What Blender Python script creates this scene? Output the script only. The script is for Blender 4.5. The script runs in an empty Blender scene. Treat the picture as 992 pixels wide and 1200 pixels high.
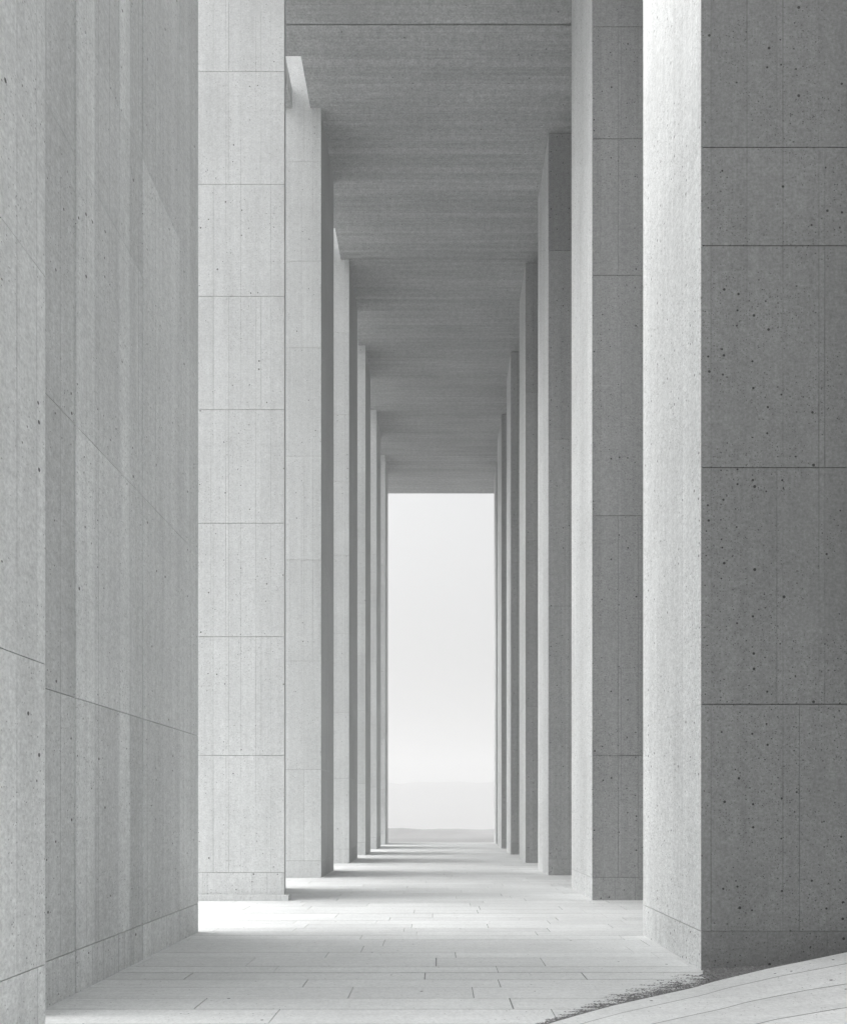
import bpy, bmesh, math, random
from mathutils import Vector, noise
random.seed(7)
R = math.radians
sc = bpy.context.scene
col = sc.collection

# ------------------------------------------------------------------ helpers
def link(name, me, mat, parent=None):
    o = bpy.data.objects.new(name, me)
    col.objects.link(o)
    if mat: me.materials.append(mat)
    if parent: o.parent = parent
    return o

def tag(o, label=None, cat=None, group=None, kind=None):
    if label: o['label'] = label
    if cat: o['category'] = cat
    if group: o['group'] = group
    if kind: o['kind'] = kind
    return o

def empty(name, loc):
    o = bpy.data.objects.new(name, None)
    o.empty_display_size = .3
    o.location = loc
    col.objects.link(o)
    return o

class Quads:
    """collects quads with a tone value each"""
    def __init__(s): s.v = []; s.f = []; s.t = []
    def quad(s, pts, tone=1.0):
        n = len(s.v); s.v += [tuple(p) for p in pts]
        s.f.append(tuple(range(n, n + len(pts)))); s.t.append(tone)
    def mesh(s, name):
        me = bpy.data.meshes.new(name)
        me.from_pydata(s.v, [], s.f)
        a = me.color_attributes.new('tone', 'FLOAT_COLOR', 'CORNER')
        k = 0
        for p, t in zip(me.polygons, s.t):
            for _ in range(p.loop_total):
                a.data[k].color = (t, t, t, 1); k += 1
        me.update()
        return me

# ------------------------------------------------------------------ materials
def nodes_of(m):
    m.use_nodes = True
    nt = m.node_tree; nt.nodes.clear()
    return nt, nt.nodes, nt.links

def N(ns, t, **kw):
    n = ns.new(t)
    for k, v in kw.items():
        if k == 'ins':
            for i, x in v.items(): n.inputs[i].default_value = x
        else: setattr(n, k, v)
    return n

def concrete(name, base, pores=1.0, axis='face', boards=.2, grain=1.0, rough=.85, streak=1.0,
             board_amt=.05, pore_scale=1.0, gs=42):
    """board-marked concrete: grain, clouds, vertical streaks, board lines, bug holes"""
    m = bpy.data.materials.new(name)
    nt, ns, L = nodes_of(m)
    out = N(ns, 'ShaderNodeOutputMaterial'); b = N(ns, 'ShaderNodeBsdfPrincipled')
    b.inputs['Roughness'].default_value = rough
    b.inputs['Specular IOR Level'].default_value = .25
    L.new(b.outputs[0], out.inputs[0])
    tc = N(ns, 'ShaderNodeTexCoord'); oi = N(ns, 'ShaderNodeObjectInfo')
    # every object gets its own piece of the pattern
    off = N(ns, 'ShaderNodeVectorMath', operation='SCALE'); off.inputs[0].default_value = (17.3, 31.7, 9.1)
    L.new(oi.outputs['Random'], off.inputs['Scale'])
    geo = N(ns, 'ShaderNodeNewGeometry')
    P0 = geo.outputs['Position']
    P = N(ns, 'ShaderNodeVectorMath', operation='ADD'); L.new(P0, P.inputs[0]); L.new(off.outputs[0], P.inputs[1])
    P = P.outputs[0]
    def math_(op, a, b_=None, c=None, clamp=False):
        n = N(ns, 'ShaderNodeMath', operation=op, use_clamp=clamp)
        for i, x in enumerate((a, b_, c)):
            if x is None: continue
            if isinstance(x, (int, float)): n.inputs[i].default_value = x
            else: L.new(x, n.inputs[i])
        return n.outputs[0]
    def noise_(vec, scale, detail=3, rough_=.5, sx=None):
        if sx:
            mp = N(ns, 'ShaderNodeMapping'); mp.inputs['Scale'].default_value = sx; L.new(vec, mp.inputs[0]); vec = mp.outputs[0]
        n = N(ns, 'ShaderNodeTexNoise'); n.inputs['Scale'].default_value = scale
        n.inputs['Detail'].default_value = detail; n.inputs['Roughness'].default_value = rough_
        L.new(vec, n.inputs[0]); return n.outputs[0]
    def centred(x, amt):  # 1 + (x-.5)*amt
        return math_('MULTIPLY_ADD', x, amt, 1 - amt / 2)
    at = N(ns, 'ShaderNodeVertexColor', layer_name='tone')
    sp = N(ns, 'ShaderNodeSeparateColor'); L.new(at.outputs[0], sp.inputs[0])
    val = sp.outputs[0]
    def mul(x):
        nonlocal val
        val = math_('MULTIPLY', val, x)
    if axis == 'face':
        st = (9, 9, .35)
    elif axis == 'x':
        st = (.5, 11, 1)
    cloud = noise_(P, .9, 4, .6)
    mul(centred(cloud, .34))                                       # clouds
    s1 = noise_(P, 1.0, 4, .65, st)
    mul(centred(s1, .30 * streak))                                 # streaks along the boards
    # plan / face coordinates in metres
    sepP = N(ns, 'ShaderNodeSeparateXYZ'); L.new(P0, sepP.inputs[0])
    sepN = N(ns, 'ShaderNodeSeparateXYZ'); L.new(geo.outputs['True Normal'], sepN.inputs[0])
    uv = N(ns, 'ShaderNodeCombineXYZ')
    if axis == 'face':
        isx = math_('GREATER_THAN', math_('ABSOLUTE', sepN.outputs[0]), .6)
        mixu = N(ns, 'ShaderNodeMix', data_type='FLOAT'); L.new(isx, mixu.inputs[0])
        L.new(sepP.outputs[0], mixu.inputs[2]); L.new(sepP.outputs[1], mixu.inputs[3]); u = mixu.outputs[0]
        L.new(math_('MULTIPLY_ADD', oi.outputs['Random'], 71.0, u), uv.inputs[0]); L.new(sepP.outputs[2], uv.inputs[1])
    else:
        u = sepP.outputs[1]
        L.new(sepP.outputs[0], uv.inputs[0]); L.new(u, uv.inputs[1])
    uv = uv.outputs[0]
    # sand grain
    g1 = N(ns, 'ShaderNodeTexNoise', noise_dimensions='2D'); g1.inputs['Scale'].default_value = gs
    g1.inputs['Detail'].default_value = 2; g1.inputs['Roughness'].default_value = .75; L.new(uv, g1.inputs['Vector'])
    mul(centred(g1.outputs[0], .62 * grain))
    g2 = N(ns, 'ShaderNodeTexNoise', noise_dimensions='2D'); g2.inputs['Scale'].default_value = gs * .33
    g2.inputs['Detail'].default_value = 1; g2.inputs['Roughness'].default_value = .6; L.new(uv, g2.inputs['Vector'])
    mul(centred(g2.outputs[0], .26 * grain))
    # boards
    un = math_('ADD', math_('DIVIDE', u, boards), math_('MULTIPLY', oi.outputs['Random'], 13.7))
    idn = math_('FLOOR', un)
    wn = N(ns, 'ShaderNodeTexWhiteNoise', noise_dimensions='1D'); L.new(idn, wn.inputs['W'])
    mul(centred(wn.outputs[0], board_amt * 1.4))
    fr = math_('FRACT', un)
    edge = math_('MINIMUM', fr, math_('SUBTRACT', 1, fr))
    ln = math_('LESS_THAN', edge, .005 / boards)
    lf = math_('MULTIPLY', ln, math_('MULTIPLY', math_('SUBTRACT', s1, .44, clamp=True), 1.5, clamp=True))
    mul(math_('SUBTRACT', 1, lf))
    # bug holes in three sizes, gathered in patches
    clump = noise_(P, 2.4, 3, .6)
    pm = math_('MULTIPLY', math_('SUBTRACT', math_('ADD', math_('MULTIPLY', cloud, 2.6), math_('MULTIPLY', clump, 5.2)), 3.3), 1.0)
    holes = None
    for sc_, rr, p0, depth in ((9, .095, .42, .85), (21, .11, .50, .7), (46, .20, .62, .5)):
        vo = N(ns, 'ShaderNodeTexVoronoi', feature='F1', voronoi_dimensions='2D')
        vo.inputs['Scale'].default_value = sc_ / pore_scale
        L.new(uv, vo.inputs['Vector'])
        cs = N(ns, 'ShaderNodeSeparateColor'); L.new(vo.outputs['Color'], cs.inputs[0])
        r_ = math_('MULTIPLY_ADD', math_('POWER', cs.outputs[0], 3.0), rr * .85, rr * .35)
        h = math_('MULTIPLY', math_('SUBTRACT', r_, vo.outputs['Distance']), 5 / rr, clamp=True)
        gate = math_('LESS_THAN', cs.outputs[1], math_('MULTIPLY', pm, p0 * pores))
        h = math_('MULTIPLY', math_('MULTIPLY', h, gate), depth)
        holes = h if holes is None else math_('MAXIMUM', holes, h)
    mul(math_('SUBTRACT', 1, holes))
    colr = N(ns, 'ShaderNodeCombineColor')
    v1 = math_('MULTIPLY', val, base)
    L.new(math_('MULTIPLY', v1, .985), colr.inputs[0]); L.new(v1, colr.inputs[1]); L.new(math_('MULTIPLY', v1, .998), colr.inputs[2])
    L.new(colr.outputs[0], b.inputs['Base Color'])
    # relief of the sand grain and the board marks
    bp = N(ns, 'ShaderNodeBump'); bp.inputs['Strength'].default_value = .4; bp.inputs['Distance'].default_value = .005
    L.new(math_('ADD', g1.outputs[0], math_('MULTIPLY', s1, .6)), bp.inputs['Height']); L.new(bp.outputs[0], b.inputs['Normal'])
    return m

LEFT = concrete('pale_concrete', .64, grain=.72, pores=.6, board_amt=.05)
NEAR = concrete('weathered_concrete', .72, pores=.60, board_amt=.08, streak=1.3)
RIGHT = concrete('pitted_concrete', .57, pores=2.3, board_amt=.05, grain=1.2, boards=.27)
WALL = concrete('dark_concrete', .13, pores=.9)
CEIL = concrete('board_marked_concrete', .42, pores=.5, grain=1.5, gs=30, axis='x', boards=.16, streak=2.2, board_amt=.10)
PAVE = concrete('pale_paving_stone', .70, pores=.22, axis='x', boards=.5, streak=.7, board_amt=0, rough=.7, grain=.6)

def simple(name, c, rough=.9, nscale=3, amt=.3, bump=0):
    m = bpy.data.materials.new(name); nt, ns, L = nodes_of(m)
    out = N(ns, 'ShaderNodeOutputMaterial'); b = N(ns, 'ShaderNodeBsdfPrincipled'); L.new(b.outputs[0], out.inputs[0])
    b.inputs['Roughness'].default_value = rough; b.inputs['Specular IOR Level'].default_value = .2
    g = N(ns, 'ShaderNodeNewGeometry'); n = N(ns, 'ShaderNodeTexNoise'); n.inputs['Scale'].default_value = nscale; n.inputs['Detail'].default_value = 6
    L.new(g.outputs['Position'], n.inputs[0])
    r = N(ns, 'ShaderNodeMapRange'); r.inputs[1].default_value = .25; r.inputs[2].default_value = .75
    r.inputs[3].default_value = c * (1 - amt); r.inputs[4].default_value = c * (1 + amt)
    L.new(n.outputs[0], r.inputs[0]); L.new(r.outputs[0], b.inputs['Base Color'])
    return m
GROUND = simple('misty_ground', .30, nscale=.06, amt=.35)
HILL = simple('scrub', .10, nscale=.03, amt=.3)
SOIL = simple('soil', .17, nscale=38, amt=.75)
GRIT = simple('dark_grit', .19, nscale=60, amt=.6)

# ------------------------------------------------------------------ pillars
GD = .014   # groove depth
def face(q, a, b, z0, z1, hj, vj, tone=1.0, var=.035, hw=.006, vw=.004, pt=None):
    """panelled face from plan point a to b (outside is to the right of a->b), hj joint heights, vj(course)->joint positions"""
    a = Vector((a[0], a[1], 0)); b = Vector((b[0], b[1], 0)); d = b - a; w = d.length; d.normalize()
    nrm = Vector((d.y, -d.x, 0))
    hs = [z0] + [h for h in hj if z0 + .02 < h < z1 - .02] + [z1]
    P = lambda u, z, k: a + d * u + Vector((0, 0, z)) - nrm * k
    for i in range(len(hs) - 1):
        lo = hs[i] + (hw / 2 if i else 0); hi = hs[i + 1] - (hw / 2 if i < len(hs) - 2 else 0)
        jt = sorted((u if isinstance(u, tuple) else (u, vw * random.choice((.5, .7, 1, 1.3)))) for u in vj(hs[i], hs[i + 1]))
        jt = [(0, 0)] + [u for u in jt if .03 < u[0] < w - .03] + [(w, 0)]; us = jt
        for j in range(len(jt) - 1):
            u0 = jt[j][0] + jt[j][1] / 2; u1 = jt[j + 1][0] - jt[j + 1][1] / 2
            t = tone * (1 + random.uniform(-var, var)) * (pt(j, hs[i]) if pt else 1)
            q.quad([P(u0, lo, 0), P(u1, lo, 0), P(u1, hi, 0), P(u0, hi, 0)], t)
            if i: q.quad([P(u0, lo, GD), P(u1, lo, GD), P(u1, lo, 0), P(u0, lo, 0)], t)
            if i < len(hs) - 2: q.quad([P(u0, hi, 0), P(u1, hi, 0), P(u1, hi, GD), P(u0, hi, GD)], t)
            if j: q.quad([P(u0, lo, GD), P(u0, lo, 0), P(u0, hi, 0), P(u0, hi, GD)], t)
            if j < len(us) - 2: q.quad([P(u1, lo, 0), P(u1, lo, GD), P(u1, hi, GD), P(u1, hi, 0)], t)

def inset(poly, k):
    n = len(poly); out = []
    c = Vector((sum(p[0] for p in poly) / n, sum(p[1] for p in poly) / n))
    for i in range(n):
        p0, p, p1 = Vector(poly[i - 1]), Vector(poly[i]), Vector(poly[(i + 1) % n])
        d0 = (p - p0).normalized(); d1 = (p1 - p).normalized()
        n0 = Vector((-d0.y, d0.x)); n1 = Vector((-d1.y, d1.x))
        m = (n0 + n1); m = m / m.dot(n0) if abs(m.dot(n0)) > 1e-6 else m
        out.append(tuple(p + m * k))
    return out

def rand_joints(a, b, lo=.28, hi=.62):
    w = (Vector(a) - Vector(b)).length
    n = max(1, int(w / .45)); base = sorted(random.uniform(.1, w - .1) for _ in range(n))
    def f(z0, z1):
        return [u for u in base if random.random() < .8]
    return f

def column(poly, z0, z1, hj, mat, name, parent, tones=None, vjs=None, origin=(0, 0), hws=None, vws=None, pts=None):
    """poly: CCW plan polygon seen from above"""
    q = Quads(); n = len(poly)
    for i in range(n):
        a, b = poly[i], poly[(i + 1) % n]
        vj = (vjs or {}).get(i) or rand_joints(a, b)
        face(q, a, b, z0, z1, hj, vj, (tones or {}).get(i, 1.0), hw=(hws or {}).get(i, .005), vw=(vws or {}).get(i, .0022), pt=(pts or {}).get(i))
    core = inset(poly, GD)
    for i in range(n):
        a, b = core[i], core[(i + 1) % n]
        q.quad([(a[0], a[1], z0), (b[0], b[1], z0), (b[0], b[1], z1), (a[0], a[1], z1)], .45)
    q.quad([(p[0], p[1], z1) for p in poly], 1)
    q.quad([(p[0], p[1], z0) for p in reversed(poly)], 1)
    # relative to the thing's base
    ox, oy = origin
    q.v = [(x - ox, y - oy, z) for x, y, z in q.v]
    return link(name, q.mesh(name), mat, parent)

def pillar(poly, base_h, top, hj, mat, label, group, bvjs=None, **kw):
    cx = sum(p[0] for p in poly) / len(poly); cy = sum(p[1] for p in poly) / len(poly)
    e = empty('concrete_pillar', (cx, cy, 0)); tag(e, label, 'pillar', group, 'thing')
    column(poly, base_h + .005, top, hj, mat, 'shaft', e, origin=(cx, cy), **kw)
    column(poly, 0, base_h, [], mat, 'base_course', e, origin=(cx, cy), vjs=bvjs, tones=kw.get('tones'), pts=kw.get('pts'))
    # recessed bed joint between base course and shaft
    q = Quads(); core = inset(poly, GD); n = len(core)
    for i in range(n):
        a, b = core[i], core[(i + 1) % n]
        q.quad([(a[0] - cx, a[1] - cy, base_h - .001), (b[0] - cx, b[1] - cy, base_h - .001), (b[0] - cx, b[1] - cy, base_h + .006), (a[0] - cx, a[1] - cy, base_h + .006)], .4)
    if top < CH and top > CH - .1:      # recessed neck: the shadow gap below the soffit
        nk = inset(poly, .03); q2 = Quads()
        for i in range(n):
            a, b = nk[i], nk[(i + 1) % n]
            q2.quad([(a[0] - cx, a[1] - cy, top - .001), (b[0] - cx, b[1] - cy, top - .001), (b[0] - cx, b[1] - cy, CH + .01), (a[0] - cx, a[1] - cy, CH + .01)], .5)
        link('neck', q2.mesh('neck'), mat, e)
    link('bed_joint', q.mesh('bed_joint'), mat, e)
    return e

CH = 13.8       # ceiling height
NEAR_TOP = 10.9   # the first two left piers stand free of the roof, cut low out of view to let light in
TOP = 15.4      # left piers pass up through slots in the roof
J = [1.94, 3.53, 5.05, 6.57, 8.09, 9.59, 11.1, 12.6, 14.1]
def js(seed, lo=1.4, hi=2.0):
    r = random.Random(seed); z = 1.94; o = [z]
    while z < 15: z += r.uniform(lo, hi); o.append(z)
    return o
GL, GR = 'left row of pillars', 'right row of pillars'
def rect(x0, x1, y0, y1):  # CCW: front (y0) edge first: side 0 front, 1 right, 2 back, 3 left
    return [(x0, y0), (x1, y0), (x1, y1), (x0, y1)]
def fixed(*us): return lambda z0, z1: list(us)

# left row --------------------------------------------------------------
pillar(rect(-2.75, -1.99, 3.7, 4.32), .42, 6.0, [1.94, 3.9, 5.8, 7.6], NEAR,
       'nearest left pillar, a grey strip cut off by the left edge of the photo', GL,
       vjs={1: fixed(.36)}, tones={1: 1.0})
def vj_L1(z0, z1):   # positions along the inner face measured from y = 4.95
    r = random.Random(int(z0 * 10))
    return [(.65, .020), (.96, .003), (1.40, r.choice((.003, .010))), (1.64, .004), (1.91, .016), (2.90, r.choice((.002, .007)))]
L1T = [.85, 1.04, .92, 1.03, .93, 1.03, .99]
def pt_L1(j, z): return L1T[j] * (1 + random.Random(int(z * 100) * 7 + j).uniform(-.085, .06))
pillar(rect(-3.1, -2.38, 4.95, 8.45), .28, NEAR_TOP, [1.94, 3.73, 5.5, 6.45, 8.2, 9.6], NEAR,
       'second left pillar, the widest, its long grey inner face slanting away with dark panel joints', GL,
       vjs={1: vj_L1}, bvjs={1: vj_L1}, hws={1: .006}, pts={1: pt_L1})
def vj_L2(z0, z1):
    r = random.Random(int(z0 * 7 + 3)); o = []
    for x in (250, 268, 306):
        if r.random() < .75: o.append((x - 514) * 11.43 / 1000 + 3.4)
    return o
L2 = pillar([(-3.4, 11.43), (-2.07, 11.43), (-2.365, 13.2), (-3.4, 13.2)], .37, TOP, J, LEFT,
       'third left pillar, broad pale front face marked with a grid of horizontal joints', GL, vjs={0: vj_L2}, hws={0: .007})
q = Quads()
def box(q, x0, x1, y0, y1, z0, z1, t=1.0, bottom=False):
    q.quad([(x0, y0, z0), (x1, y0, z0), (x1, y0, z1), (x0, y0, z1)], t)
    q.quad([(x1, y0, z0), (x1, y1, z0), (x1, y1, z1), (x1, y0, z1)], t)
    q.quad([(x1, y1, z0), (x0, y1, z0), (x0, y1, z1), (x1, y1, z1)], t)
    q.quad([(x0, y1, z0), (x0, y0, z0), (x0, y0, z1), (x0, y1, z1)], t)
    q.quad([(x0, y0, z1), (x1, y0, z1), (x1, y1, z1), (x0, y1, z1)], t)
    if bottom: q.quad([(x0, y0, z0), (x0, y1, z0), (x1, y1, z0), (x1, y0, z0)], t)
c = L2.location
box(q, -3.44 - c.x, -2.0 - c.x, 11.35 - c.y, 11.427 - c.y, 0.001, .075)
box(q, -2.062 - c.x, -2.0 - c.x, 11.43 - c.y, 11.6 - c.y, 0.001, .075)
link('plinth', q.mesh('plinth'), LEFT, L2)

lefts = [  # inner x, near y, far y, label
 (-2.11, 15.3, 17.15, 'fourth left pillar, pale front, its top beside the largest light slot in the ceiling'),
 (-2.05, 19.5, 21.5, 'fifth left pillar, narrow pale front edge between two dark inner sides'),
 (-1.985, 23.1, 24.8, 'sixth left pillar, third from the far end of the left row'),
 (-1.95, 26.8, 28.7, 'seventh left pillar, second from the far end of the left row'),
 (-1.90, 30.2, 31.9, 'farthest left pillar, thin pale strip against the bright opening'),
]
for k, (x, y0, y1, lab) in enumerate(lefts):
    pillar(rect(x - 1.2, x, y0, y1), .30 + .02 * k, TOP, js(k + 20), LEFT, lab, GL, tones={0: 1.06, 1: .78})  # shade put into the tones: inner sides darkened, fronts lightened

# right row -------------------------------------------------------------
XW = 4.3
def vj_R1(z0, z1):
    if z0 < 1: return [.74]
    if z0 < 3: return [.57, .93]
    if z0 < 6: return [.93]
    return [.57]
rights = [
 (1.97, 6.42, 8.24, [2.0, 3.78, 5.45, 6.19, 8.0, 9.8, 11.6], .29, {0: vj_R1}, 'nearest right pillar, large dark pitted front face standing behind the paved ramp'),
 (2.05, 11.43, 13.2, [1.94, 5.15, 8.37, 10.2, 11.7], .30, {0: fixed(.35, .62)}, 'second right pillar, mid grey pitted front between two pale inner faces'),
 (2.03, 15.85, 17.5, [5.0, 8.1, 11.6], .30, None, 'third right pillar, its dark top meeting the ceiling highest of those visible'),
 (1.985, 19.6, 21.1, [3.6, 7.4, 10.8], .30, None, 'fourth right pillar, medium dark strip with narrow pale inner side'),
 (1.97, 23.4, 24.9, [4.1, 8.0, 11.2], .30, None, 'fifth right pillar, narrow dark strip, third from the far end'),
 (1.985, 27.1, 29.0, [4.4, 8.6], .30, None, 'sixth right pillar, thin dark strip, second from the far end'),
 (2.07, 30.9, 32.0, [5, 9], .30, None, 'farthest right pillar, hairline strip beside the bright opening'),
]
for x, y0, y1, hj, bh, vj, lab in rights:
    p_ = pillar(rect(x, XW - .003, y0, y1), bh, CH - .03, hj, RIGHT, lab, GR, pts={0: (lambda j, z: .74 if z > 11 else (.92 if z > 7.5 else 1.0)) if 14 < y0 < 22 else None}, tones={0: .47 if y0 < 7 else .66 if y0 < 14 else .76, 1: .66, 3: 1.08 if y0 > 7 else 1.14}, vjs=vj, hws={0: .008, 3: .002}, vws={0: .003, 3: .0012})  # front tones hold pitted finish plus painted shade, deepest under the ceiling

# unseen pillars added beside and behind the camera to shade the nearest right front
for x0, x1, y0, y1, lab, g, m in (                             (2.3, XW - .003, 1.7, 3.4, 'unseen right pillar added beside the camera for shade', GR, RIGHT),
                             (2.1, XW - .003, -1.6, .4, 'unseen right pillar added behind the camera for shade', GR, RIGHT)):
    pillar(rect(x0, x1, y0, y1), .3, CH - .003, [1.94, 5, 8, 11], m, lab, GR if x0 > 0 else GL)

# unseen dark wall added behind the right row to shade the pillar fronts
q = Quads()
for k in range(12):
    y0 = -7 + k * 3.3
    for z0, z1 in ((0, 3.5), (3.5, 7), (7, 10.4), (10.4, 13.797)):
        q.quad([(XW, y0 + 3.294, z0 + .003), (XW, y0, z0 + .003), (XW, y0, z1 - .003), (XW, y0 + 3.294, z1 - .003)], 1 + random.uniform(-.04, .04))
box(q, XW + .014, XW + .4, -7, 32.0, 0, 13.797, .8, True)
w = link('shade_wall', q.mesh('shade_wall'), WALL)
tag(w, 'unseen concrete wall added behind the right row of pillars to shade their fronts', 'wall', kind='thing')

# ------------------------------------------------------------------ ceiling
XL, XR, YE = -2.8, XW + .4, 33.9
slots = []
for k, y in enumerate((15.3, 19.5, 23.1, 26.8, 30.2)):
    xi = lefts[k][0]
    slots.append((xi - .52, xi - .19, y - 1.05, y))
# L2 and those before are covered by plain slab
YS0 = 9.6
ys = sorted({-7.0, YS0, YE} | {s[2] for s in slots} | {s[3] for s in slots} | {l[2] for l in lefts} | {11.43, 13.2})
joints_y = [13.68, 19.496, 25.3]
q = Quads()
YS = sorted(set(ys) | set(joints_y))
TH = .35
def hole(x, y):
    if y < YS0 and x < 1.9: return True  # roof left open here to let light in; right strip added for shade
    for s in slots:
        if s[0] < x < s[1] and s[2] < y < s[3]: return True
    for (xi, y0, y1, _) in lefts:           # pier passes through
        if xi - 1.2 < x < xi and y0 < y < y1: return True
    return -3.4 < x < -2.365 and 11.43 < y < 13.2
xs = sorted({XL, XR} | {s[0] for s in slots} | {s[1] for s in slots} | {l[0] for l in lefts} | {l[0] - 1.2 for l in lefts if l[0] - 1.2 > XL} | {-2.365, 1.9})
tones = {}
for j in range(len(YS) - 1):
    y0, y1 = YS[j], YS[j + 1]; ym = (y0 + y1) / 2
    bay = sum(1 for v in joints_y if v < ym); tones.setdefault(bay, 1 + random.uniform(-.03, .03))
    g0 = .008 if y0 in joints_y else 0; g1 = .008 if y1 in joints_y else 0
    for i in range(len(xs) - 1):
        x0, x1 = xs[i], xs[i + 1]; xm = (x0 + x1) / 2
        if hole(xm, ym): continue
        t = tones[bay]
        q.quad([(x0, y0 + g0, CH), (x0, y1 - g1, CH), (x1, y1 - g1, CH), (x1, y0 + g0, CH)], t)
        if g0: q.quad([(x0, y0, CH + .03), (x0, y0 + g0, CH + .03), (x1, y0 + g0, CH + .03), (x1, y0, CH + .03)], .3)
        if g1: q.quad([(x0, y1 - g1, CH + .03), (x0, y1, CH + .03), (x1, y1, CH + .03), (x1, y1 - g1, CH + .03)], .3)
        q.quad([(x0, y0, CH + TH), (x1, y0, CH + TH), (x1, y1, CH + TH), (x0, y1, CH + TH)], t)
        def side(nx, ny, a, b):
            inside = XL < nx < XR and -7 < ny < YE
            if not inside or hole(nx, ny):
                q.quad([(a[0], a[1], CH), (b[0], b[1], CH), (b[0], b[1], CH + TH), (a[0], a[1], CH + TH)], t)
        e = .004
        side(x0 - e, ym, (x0, y1), (x0, y0)); side(x1 + e, ym, (x1, y0), (x1, y1))
        side(xm, y0 - e, (x0, y0), (x1, y0)); side(xm, y1 + e, (x1, y1), (x0, y1))
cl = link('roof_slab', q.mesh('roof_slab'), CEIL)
tag(cl, 'long grey board-marked concrete ceiling spanning between the two rows of pillars', 'ceiling', kind='thing')

# ------------------------------------------------------------------ paving
q = Quads(); rnd = random.Random(11)
z = 2.2; X0, X1 = -11.0, XW + .4
yy = 1.0; PE = 30.8 + 1.3
rowsy = [-7.0]
while rowsy[-1] < PE - .2: rowsy.append(rowsy[-1] + rnd.choice((.26, .30, .34, .38)))
rowsy[-1] = PE
for j in range(len(rowsy) - 1):
    y0, y1 = rowsy[j], rowsy[j + 1]
    gy = rnd.choice((.003, .004, .006, .010, .016))
    x = X0 - rnd.uniform(0, 1.0)
    rt = 1 + rnd.uniform(-.02, .02)
    while x < X1:
        wdt = rnd.choice((.8, 1.1, 1.4, 1.8, 2.3)) * rnd.uniform(.9, 1.1)
        xa, xb = max(x, X0), min(x + wdt, X1)
        gx = rnd.choice((.003, .004, .006, .009))
        if xb - xa > .05:
            t = rt * (1 + rnd.uniform(-.05, .05)); zz = rnd.uniform(-.0006, .0006)
            a, b_, c_, d_ = (xa + gx / 2, y0 + gy / 2, zz), (xb - gx / 2, y0 + gy / 2, zz), (xb - gx / 2, y1 - gy / 2, zz), (xa + gx / 2, y1 - gy / 2, zz)
            q.quad([a, b_, c_, d_], t)
            lo = lambda p: (p[0], p[1], -.012)
            for p, r_ in ((a, b_), (b_, c_), (c_, d_), (d_, a)):
                q.quad([lo(p), lo(r_), r_, p], t * .8)
        x += wdt
q.quad([(X0, -7, -.010), (X1, -7, -.010), (X1, PE, -.010), (X0, PE, -.010)], .35)
pv = link('pavement', q.mesh('pavement'), PAVE); tag(pv, kind='structure')

# ground to the horizon, with a gentle fall beyond the colonnade
me = bpy.data.meshes.new('ground'); bm = bmesh.new()
gx = [-3000, -1200, -500, -200, -90, -40, -20] + [-18 + .75 * i for i in range(49)] + [20, 40, 90, 200, 500, 1200, 3000]
gy = [-400, -100, -30, -7, 10, 32, 33, 40, 46, 49, 52, 55, 58, 60, 63, 66, 70, 75, 82, 90, 115, 150, 200, 260, 450, 800, 1500, 3000]
def fall(y): return -.03 if y < 58 else -.03 - 30 * (1 - math.exp(-((y - 58) / 90) ** 1.3))
grid = [[bm.verts.new((x, y, fall(y) + (.28 * max(-.3, noise.fractal(Vector((x * .22, y * .13, 6)), 1, 2, 4)) if 44 < y < 120 and abs(x) < 20 else 0))) for x in gx] for y in gy]
for j in range(len(gy) - 1):
    for i in range(len(gx) - 1):
        bm.faces.new((grid[j][i], grid[j][i + 1], grid[j + 1][i + 1], grid[j + 1][i]))
bm.to_mesh(me); bm.free()
gr = link('ground', me, GROUND); tag(gr, kind='structure')

# distant hills, two ridges
def ridge(name, y, h, amp, seed, depth=120, x0=-900, x1=900, zb=-33):
    me = bpy.data.meshes.new(name); bm = bmesh.new(); nx = 140; nd = 8
    rows = []
    for j in range(nd + 1):
        t = j / nd; prof = math.sin(t * math.pi)
        row = []
        for i in range(nx + 1):
            x = x0 + (x1 - x0) * i / nx
            n1 = noise.fractal(Vector((x * .006, seed, t * .4)), 1.0, 2.1, 5)
            n2 = noise.fractal(Vector((x * .06, seed + 5, t * 2)), 1.0, 2.1, 4)
            row.append(bm.verts.new((x, y + depth * t, zb + prof * max(.5, h + n1 * amp + n2 * 3.0))))
        rows.append(row)
    for j in range(nd):
        for i in range(nx): bm.faces.new((rows[j][i], rows[j][i + 1], rows[j + 1][i + 1], rows[j + 1][i]))
    for f in bm.faces: f.smooth = True
    bm.to_mesh(me); bm.free()
    o = link(name, me, HILL); tag(o, kind='structure'); return o
ridge('hills', 500, 54, 9, 2.3)

# ------------------------------------------------------------------ paved ramp at bottom right
def Hr(x):
    pts = [(.4, 0), (1.7, 0), (1.9, .012), (2.32, .066), (2.92, .172), (3.6, .30), (4.3, .43)]
    if x <= pts[0][0]: return 0
    for (a, ha), (b, hb) in zip(pts, pts[1:]):
        if x <= b: 
            t = (x - a) / (b - a); return ha + (hb - ha) * t
    return pts[-1][1]
def crest(x):
    pts = [(.35, 4.45), (.65, 4.80), (.85, 5.0), (1.07, 5.21), (1.5, 5.56), (1.9, 5.88), (2.32, 6.05), (2.92, 6.12), (3.6, 6.2), (4.3, 6.25)]
    for (a, ha), (b, hb) in zip(pts, pts[1:]):
        if x <= b: t = (x - a) / (b - a); return ha + (hb - ha) * t
    return pts[-1][1]
q = Quads(); rnd = random.Random(5)
xsr = [.35 + (4.29 - .35) * i / 60 for i in range(61)]
ts = [0, .05, .13, .215, .31, .41, .52, .64, .8, 1]   # courses, counted from the crest towards the camera
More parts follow.
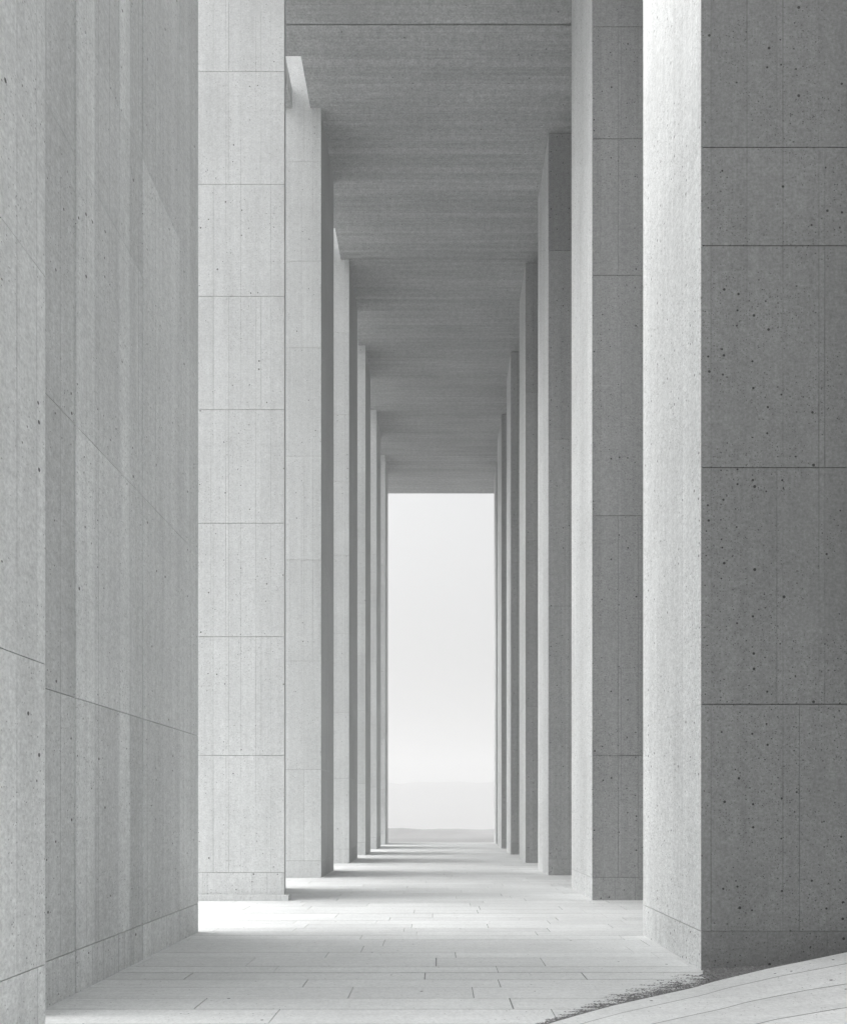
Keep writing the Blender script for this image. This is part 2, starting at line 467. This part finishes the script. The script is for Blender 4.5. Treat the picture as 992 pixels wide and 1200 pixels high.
def rp(x, t, k=0.0):
    yc = crest(x); yn = .6
    tt = t ** 1.05
    # courses fan out slightly to the right, following the crest
    return (x, yc + (yn - yc) * tt, .012 + Hr(x) * max(.2, 1 - 2.3 * tt) + k)
for c_ in range(len(ts) - 1):
    brk = sorted(rnd.sample(range(3, 58), 1)); tone = 1 + rnd.uniform(-.03, .03)
    for i in range(60):
        if i in brk: tone = 1 + rnd.uniform(-.04, .04)
        g = .0009 if c_ else 0
        ga = .002 if i in brk else 0; gb = .002 if (i + 1) in brk else 0
        t0, t1 = ts[c_] + g, ts[c_ + 1] - .0009
        x0, x1 = xsr[i] + ga, xsr[i + 1] - gb
        q.quad([rp(x0, t1), rp(x1, t1), rp(x1, t0), rp(x0, t0)], tone)
for i in range(60):
    x0, x1 = xsr[i], xsr[i + 1]
    for c_ in range(len(ts) - 1):
        t0, t1 = max(.001, ts[c_]), min(.999, ts[c_ + 1])
        q.quad([rp(x0, t1, -.008), rp(x1, t1, -.008), rp(x1, t0, -.008), rp(x0, t0, -.008)], .3)
    a, b_ = rp(x0, 0), rp(x1, 0)
    q.quad([(b_[0], b_[1], 0.0), (a[0], a[1], 0.0), a, b_], .7)
    a, b_ = rp(x0, 1), rp(x1, 1)
    q.quad([(a[0], a[1], 0.0), (b_[0], b_[1], 0.0), b_, a], .7)
a, b_ = rp(xsr[0], 0), rp(xsr[0], 1)
q.quad([(a[0], a[1], 0), (b_[0], b_[1], 0), b_, a], .7)
rmp = link('paved_ramp', q.mesh('paved_ramp'), PAVE); tag(rmp, kind='structure')

# dark grit swept into the angle behind the ramp: irregular crumbs
def bank(x, k):
    y0 = crest(x) + .002; y1 = 6.418 if x > 1.97 else y0 + .2
    h0 = Hr(x) * .85 + .001; h1 = .004 + Hr(x) * .30
    return (x, y0 + (y1 - y0) * k, max(.0012, h0 + (h1 - h0) * k + .012 * noise.noise(Vector((x * 14, k * 5, 2)))))
v = []; f = []; rnd = random.Random(3)
def crumb(x, y, z, s):
    n = len(v); k = rnd.randint(4, 6); a0 = rnd.random() * 6
    st = rnd.uniform(1, 2.6)
    for i in range(k):
        a = a0 + i * 2 * math.pi / k; r_ = s * rnd.uniform(.7, 1.2)
        v.append((x + r_ * st * math.cos(a), y + r_ * math.sin(a), z))
    v.append((x + s * .2 * rnd.uniform(-1, 1), y, z + s * rnd.uniform(.4, .9)))
    for i in range(k): f.append((n + i, n + (i + 1) % k, n + k))
for _ in range(110000):
    x = .45 + 3.8 * rnd.random() ** .9
    wdt = .12 + .42 * min(1, max(0, (x - .5) / 1.3))
    d = rnd.random() ** 2.4 * wdt * (1 + .8 * noise.noise(Vector((x * 5, 1, 0))))
    y = crest(x) + .004 + d
    if x > 1.95 and y > 6.415: continue
    dens = .5 + noise.noise(Vector((x * 6, y * 26, 4))) - 1.1 * d / wdt
    if x < 1.9 and rnd.random() > .45 + dens: continue
    pile = bank(x, min(.99, d / max(.05, 6.418 - crest(x))))[2] if x > 1.97 else 0
    crumb(x, y, .0008 + pile + (.003 if x > 1.97 else 0), rnd.choice((.0008, .001, .0015, .002, .003, .0045)) * (1.8 if d < .04 or x > 1.95 else 1))
me = bpy.data.meshes.new('grit'); me.from_pydata(v, [], f); me.update()
g = link('grit', me, GRIT); tag(g, 'dark grit and crumbs swept along the back edge of the paved ramp', 'grit', kind='stuff')
# earth bank under the crumbs, only where the ramp rises
q = Quads(); 
xb = [1.9 + 2.39 * i / 40 for i in range(41)]
for i in range(40):
    for j in range(8):
        q.quad([bank(xb[i], j / 8), bank(xb[i + 1], j / 8), bank(xb[i + 1], (j + 1) / 8), bank(xb[i], (j + 1) / 8)], 1)
bk = link('soil', q.mesh('soil'), SOIL); tag(bk, kind='structure')

# ------------------------------------------------------------------ haze
HZ = 0.0044
q = Quads(); box(q, -1100, 1100, -60, 780, -36, 45, 1, True)
hz = link('haze', q.mesh('haze'), None); tag(hz, kind='stuff')
m = bpy.data.materials.new('haze_air'); nt, ns, L = nodes_of(m)
out = N(ns, 'ShaderNodeOutputMaterial'); pv_ = N(ns, 'ShaderNodeVolumePrincipled')
pv_.inputs['Color'].default_value = (.82, .82, .82, 1); pv_.inputs['Density'].default_value = HZ
pv_.inputs['Anisotropy'].default_value = .2
L.new(pv_.outputs[0], out.inputs['Volume']); hz.data.materials.append(m)

# ------------------------------------------------------------------ light
SUN_EL, SUN_BACK = 40, -3      # elevation; how far behind the left side
# direction towards the sun
az = R(180 + SUN_BACK)          # measured from +x counter-clockwise
d = Vector((math.cos(az) * math.cos(R(SUN_EL)), math.sin(az) * math.cos(R(SUN_EL)), math.sin(R(SUN_EL))))
sd = bpy.data.lights.new('sun', 'SUN'); sd.energy = .30; sd.angle = R(68); sd.color = (1, .985, .97)
so = bpy.data.objects.new('sun', sd); col.objects.link(so)
so.rotation_euler = d.to_track_quat('Z', 'Y').to_euler(); so.location = (-20, -15, 30)
wd = bpy.data.worlds.new('World'); sc.world = wd; wd.use_nodes = True
ns = wd.node_tree.nodes; L = wd.node_tree.links; ns.clear()
out = N(ns, 'ShaderNodeOutputWorld'); bg = N(ns, 'ShaderNodeBackground'); bg.inputs[1].default_value = .125
sky = N(ns, 'ShaderNodeTexSky'); sky.sky_type = 'NISHITA'; sky.sun_disc = False
sky.sun_elevation = R(SUN_EL); sky.sun_rotation = math.atan2(d.x, d.y)
sky.air_density = 1.5; sky.dust_density = 6; sky.ozone_density = 1
# overcast sky: the cloud cover takes the blue out of it
hs = N(ns, 'ShaderNodeHueSaturation'); hs.inputs['Saturation'].default_value = .05
L.new(sky.outputs[0], hs.inputs['Color']); tcw = N(ns, 'ShaderNodeTexCoord'); sx = N(ns, 'ShaderNodeSeparateXYZ'); L.new(tcw.outputs['Generated'], sx.inputs[0])
# an overcast sky is brighter overhead than at the horizon
ma = N(ns, 'ShaderNodeMath', operation='MULTIPLY_ADD'); ma.inputs[1].default_value = 1.7; ma.inputs[2].default_value = .86
cz = N(ns, 'ShaderNodeMath', operation='MAXIMUM'); cz.inputs[1].default_value = 0; L.new(sx.outputs[2], cz.inputs[0]); L.new(cz.outputs[0], ma.inputs[0])
vm = N(ns, 'ShaderNodeVectorMath', operation='SCALE'); L.new(hs.outputs[0], vm.inputs[0]); L.new(ma.outputs[0], vm.inputs['Scale'])
L.new(vm.outputs[0], bg.inputs[0]); L.new(bg.outputs[0], out.inputs[0])

# ------------------------------------------------------------------ camera
cd = bpy.data.cameras.new('camera'); co = bpy.data.objects.new('camera', cd); col.objects.link(co)
co.location = (0, 0, 1.2); co.rotation_euler = (R(90), 0, 0)
cd.lens = 30; cd.sensor_width = 36; cd.sensor_fit = 'AUTO'
cd.shift_x = -18 / 1200; cd.shift_y = 350 / 1200
cd.clip_start = .05; cd.clip_end = 8000
sc.camera = co
sc.view_settings.view_transform = 'Standard'; sc.view_settings.look = 'None'
sc.view_settings.exposure = .44; sc.view_settings.gamma = 1; sc.view_settings.use_curve_mapping = False
sc.cycles.use_denoising = True
sc.cycles.max_bounces = 8; sc.cycles.diffuse_bounces = 6; sc.cycles.volume_bounces = 2
sc.cycles.glossy_bounces = 1; sc.cycles.caustics_reflective = False; sc.cycles.caustics_refractive = False
